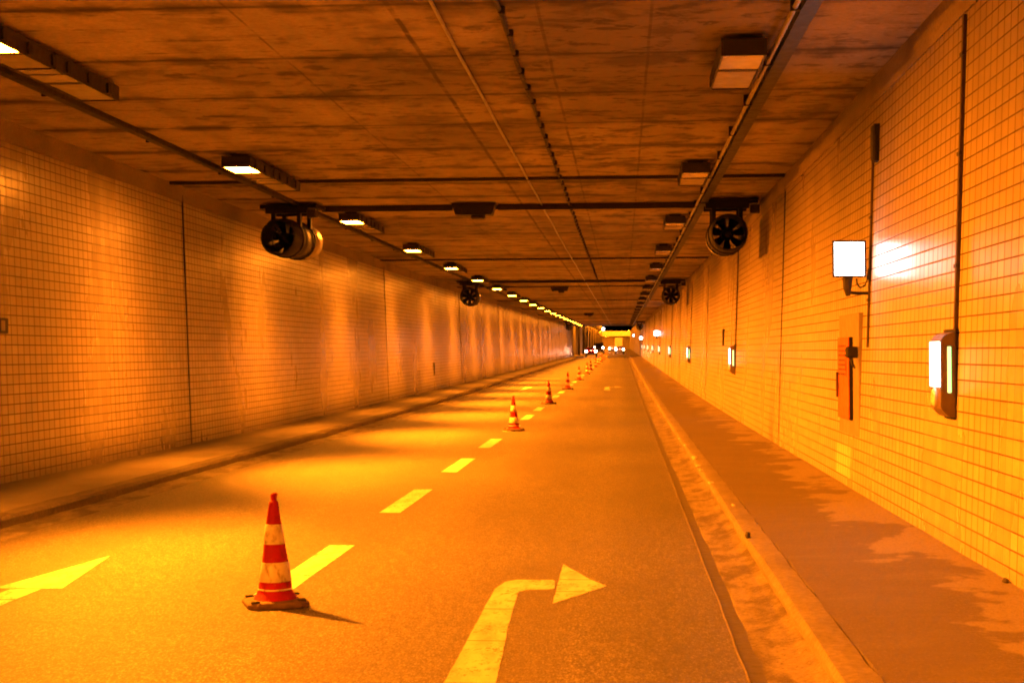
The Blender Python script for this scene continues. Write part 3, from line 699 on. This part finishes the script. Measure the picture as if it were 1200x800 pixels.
for y in (20.4, 22.6, 23.5, 28.8, 31.0):
    rock('kerb_rubble', (1.06+rr_.uniform(-.02, .03), y, .125), (.03+.02*rr_.random(), rr_.uniform(.08, .22), .02), MT['stone_pale'], 'small pale mortar crumb among several along the worn right kerb edge', 'rubble')['group'] = 'mortar crumbs on the right kerb'
# white delineators at the far left kerb
for y, wd in ((246, 'nearest'), (281, 'middle'), (319, 'farthest')):
    t = thing('marker_post', (-7.25, y, .12+R(y)), f'{wd} small white marker post by the left wall far ahead', 'marker post', 'white marker posts')
    obj('post', bx(-.07, .07, -.03, .03, 0, .9, bev=.01), MT['reflector'], t); obj('reflector', bx(-.05, .05, -.036, -.0305, .6, .8), MT['plate'], t)

# ------------------------------------------------------------------ traffic far ahead
def prism(bm, prof, x0, x1, inset=0):
    """side profile (y,z) pulled across the width; inset narrows the upper points"""
    zs = [p[1] for p in prof]; zmin, zmax = min(zs), max(zs)
    def nx(z): return inset*max(0, (z-zmin)/(zmax-zmin))
    A = [bm.verts.new((x0+nx(z), y, z)) for y, z in prof]; B = [bm.verts.new((x1-nx(z), y, z)) for y, z in prof]
    bm.faces.new(A); bm.faces.new(B)
    n = len(prof)
    for i in range(n): bm.faces.new((A[i], A[(i+1) % n], B[(i+1) % n], B[i]))
    return bm
def make_car(name, x, y, paint, label, cat, w=1.78, h=1.46, van=False, lampz=.80, lit='brake'):
    t = thing(name, (x, y, R(y)+rz_road(x)+.004), label, cat); hw = w/2
    L = 4.3
    if van: low = [(0, .32), (.05, 1.0), (L-.9, 1.05), (L-.1, .85), (L, .35)]; top = [(.03, 1.002), (.12, h), (L-1.6, h), (L-.95, 1.05)]
    else: low = [(0, .32), (.0, .62), (.08, .92), (1.0, .95), (L-1.1, .93), (L-.12, .75), (L, .35)]; top = [(.12, .952), (.62, h-.03), (1.1, h), (2.2, h-.02), (L-1.15, .952)]
    b = prism(bmesh.new(), low, -hw, hw, .04); bmesh.ops.bevel(b, geom=list(b.edges), offset=.05, segments=2, affect='EDGES'); body = obj('body', b, MT[paint], t, False)
    b = prism(bmesh.new(), top, -hw+.10, hw-.10, .14); cab = obj('cabin', b, MT[paint], t)
    if van: ys_, zs_ = (.055, .11), (1.08, h-.18)
    else: ys_, zs_ = (.17, .56), (1.0, h-.12)
    b = bmesh.new(); vs = [b.verts.new(p) for p in ((-hw+.24, ys_[0]-.02, zs_[0]), (hw-.24, ys_[0]-.02, zs_[0]), (hw-.32, ys_[1]-.02, zs_[1]), (-hw+.32, ys_[1]-.02, zs_[1]))]
    b.faces.new(vs); r_ = bmesh.ops.extrude_face_region(b, geom=b.faces[:]); bmesh.ops.translate(b, vec=(0, .012, 0), verts=[g for g in r_['geom'] if isinstance(g, bmesh.types.BMVert)])
    obj('rear_window', b, MT['glass'], t)
    for s in (-1, 1):
        obj('tail_light', bx(s*(hw-.33) if s > 0 else -hw+.05, hw-.05 if s > 0 else -hw+.33, -.015, .05, lampz-.05, lampz+.2, bev=.01), MT[lit], t)
        for yy in (.85, L-.85):
            b = bmesh.new(); lathe(b, [(0, -.1), (.24, -.1), (.31, -.07), (.31, .07), (.24, .1), (0, .1)], 20, 'x', (s*(hw-.11), yy, .31)); obj('wheel', b, MT['tyre'], t)
        b = bmesh.new(); box(b, s*(hw+.02)-.07, s*(hw+.02)+.07, L-1.75, L-1.65, .98, 1.1, bev=.02); obj('mirror', b, MT[paint], t)
    obj('bumper', bx(-hw+.03, hw-.03, -.06, .06, .34, .54, bev=.03), MT['dark'], t)
    obj('number_plate', bx(-.26, .26, -.075, -.0615, .40, .51), MT['plate'], t)
    if not van: obj('high_brake_light', bx(-.14, .14, .10, .125, .965, 1.0), MT['tail'], t)
    return t
make_car('car', -4.70, 248, 'red_car', 'dark red car braking in the left lane, nearest of the vehicles ahead', 'car')
make_car('van', -4.55, 318, 'dark_car', 'dark van with lit lamps in the left lane behind the red car', 'van', 2.0, 2.15, True, 1.15)
make_car('car', -.55, 318, 'silver_car', 'silver car with blazing tail lamps in the right lane', 'car')
make_car('car', -2.3, 380, 'white_car', 'white car with glowing lamps between the silver car and dark van', 'car')
def make_truck(x, y):
    t = thing('truck', (x, y, R(y)+.004), 'white box truck far ahead, its pale rear brightly lit', 'truck')
    obj('cargo_box', bx(-1.25, 1.25, 0, 7, 1.0, 4.0, bev=.03), MT['cargo'], t); obj('cab', bx(-1.15, 1.15, 7.3, 9.2, .7, 3.0, bev=.12), MT['white_car'], t)
    obj('chassis', bx(-.9, .9, .3, 9, .6, .99), MT['black'], t); obj('underrun_bar', bx(-1.2, 1.2, .05, .2, .45, .62), MT['dark'], t)
    for s in (-1, 1):
        obj('tail_light', bx(s*1.0-.2, s*1.0+.2, -.03, .04, .70, .92), MT['tail'], t)
        obj('rear_door', bx(-1.2 if s < 0 else .012, -.012 if s < 0 else 1.2, -.02, -.001, 1.06, 3.92), MT['cargo'], t)
        for yy in (1.4, 2.7, 8.2):
            b = bmesh.new(); lathe(b, [(0, -.15), (.4, -.15), (.5, -.1), (.5, .1), (.4, .15), (0, .15)], 20, 'x', (s*1.02, yy, .5)); obj('wheel', b, MT['tyre'], t)
make_truck(-1.35, 567)

# ------------------------------------------------------------------ beyond the tunnel mouth: open cutting, then the next portal
for s, x0, lb in ((1, XR, 'right concrete retaining wall of the open cutting beyond the tunnel mouth'), (-1, XL, 'left concrete retaining wall of the open cutting beyond the tunnel mouth')):
    tag(obj('retaining_wall', loft([(x0, .1), (x0+s*.1, 6.2), (x0+s*.6, 6.2), (x0+s*.6, .1)], frange(255.2, 580, 12), closed=True), MT['concrete']), lb, 'wall')
pt = thing('tunnel_portal', (0, 582, R(582)), 'bright lit concrete portal of the next tunnel far ahead', 'tunnel portal')
obj('lintel', bx(-8.6, 3.6, 0, 1.2, 4.6, 6.4, bev=.05), MT['concrete'], pt)
for x in (-8.6, 2.6): obj('pier', bx(x, x+1.0, 0, 1.2, 0, 4.59), MT['concrete'], pt)
for x in (-8.3, 2.7): obj('inner_wall', bx(x, x+.6, 1.21, 60, 0, 5.2), MT['concrete'], pt)
obj('inner_ceiling', bx(-7.69, 2.69, 1.21, 60, 4.7, 5.2), MT['concrete'], pt)
obj('end_wall', bx(-7.69, 2.69, 59, 59.5, 0, 4.69), MT['concrete'], pt)
def aim(o, rx):
    for ch in KIDS(o):
        if ch.type == 'LIGHT': ch.rotation_euler = (math.radians(rx), 0, 0); ch.scale = (1, 1, 1)
for y in (588, 600, 612, 626):  # added lamps, beams turned forward to light the portal's end wall
    o = copy_tree(lit0); o['group'] = 'added lamps lighting the inside of the far portal'; o['label'] = 'added sodium ceiling lamp lighting the inside of the far portal'
    o.location = (-5.7, y, 4.45+R(y)); aim(o, 62)
for y in (564, 569, 574):  # unseen lamps added in front to brighten the portal lintel
    for x, sd in ((XL+.5, 'left'), (XR-.5, 'right')):
        o = copy_tree(lit0); o['group'] = f'added lamps on the {sd} retaining wall'; o['label'] = f'added sodium lamp on the {sd} retaining wall to light the face of the far portal'
        o.location = (x, y, 6.4+R(y)); aim(o, 80)
def street_lamp(x, y, h, label, amber=False):
    t = thing('street_lamp', (x, y, R(y)+.1), label, 'street lamp', 'street lamps and added masts beyond the tunnel mouth')
    obj('pole', tube(bmesh.new(), [(0, 0, 0), (0, 0, h*.5), (0, 0, h)], [.16, .12, .08], 12), MT['black'], t, True)
    obj('lantern', bx(-.1, .9, -.2, .2, h-.02, h+.14, bev=.04), MT['lampcase'], t)
    obj('glass', bx(.05, .8, -.15, .15, h-.08, h-.021), MT['lantern'], t)
    ld = bpy.data.lights.new('lamp_light', 'SPOT'); ld.spot_size = math.radians(150); ld.spot_blend = .4; ld.shadow_soft_size = .15
    ld.energy = 4000 if amber else 26000; ld.color = SODIUM
    lo = link(bpy.data.objects.new('lamp_light', ld), t); lo.location = (.45, 0, h-.12); lo.rotation_euler = (0, -.35, 0)
street_lamp(-7.35, 326, 5.5, 'short dark lamp post with an amber lantern by the left wall beyond the tunnel mouth', True)
for y in range(268, 560, 29): street_lamp(-7.0, y, 9.0, 'added tall lamp mast lighting the cutting beyond the tunnel mouth, lantern out of view')  # masts added to light the cutting, lanterns hidden by the tunnel ceiling
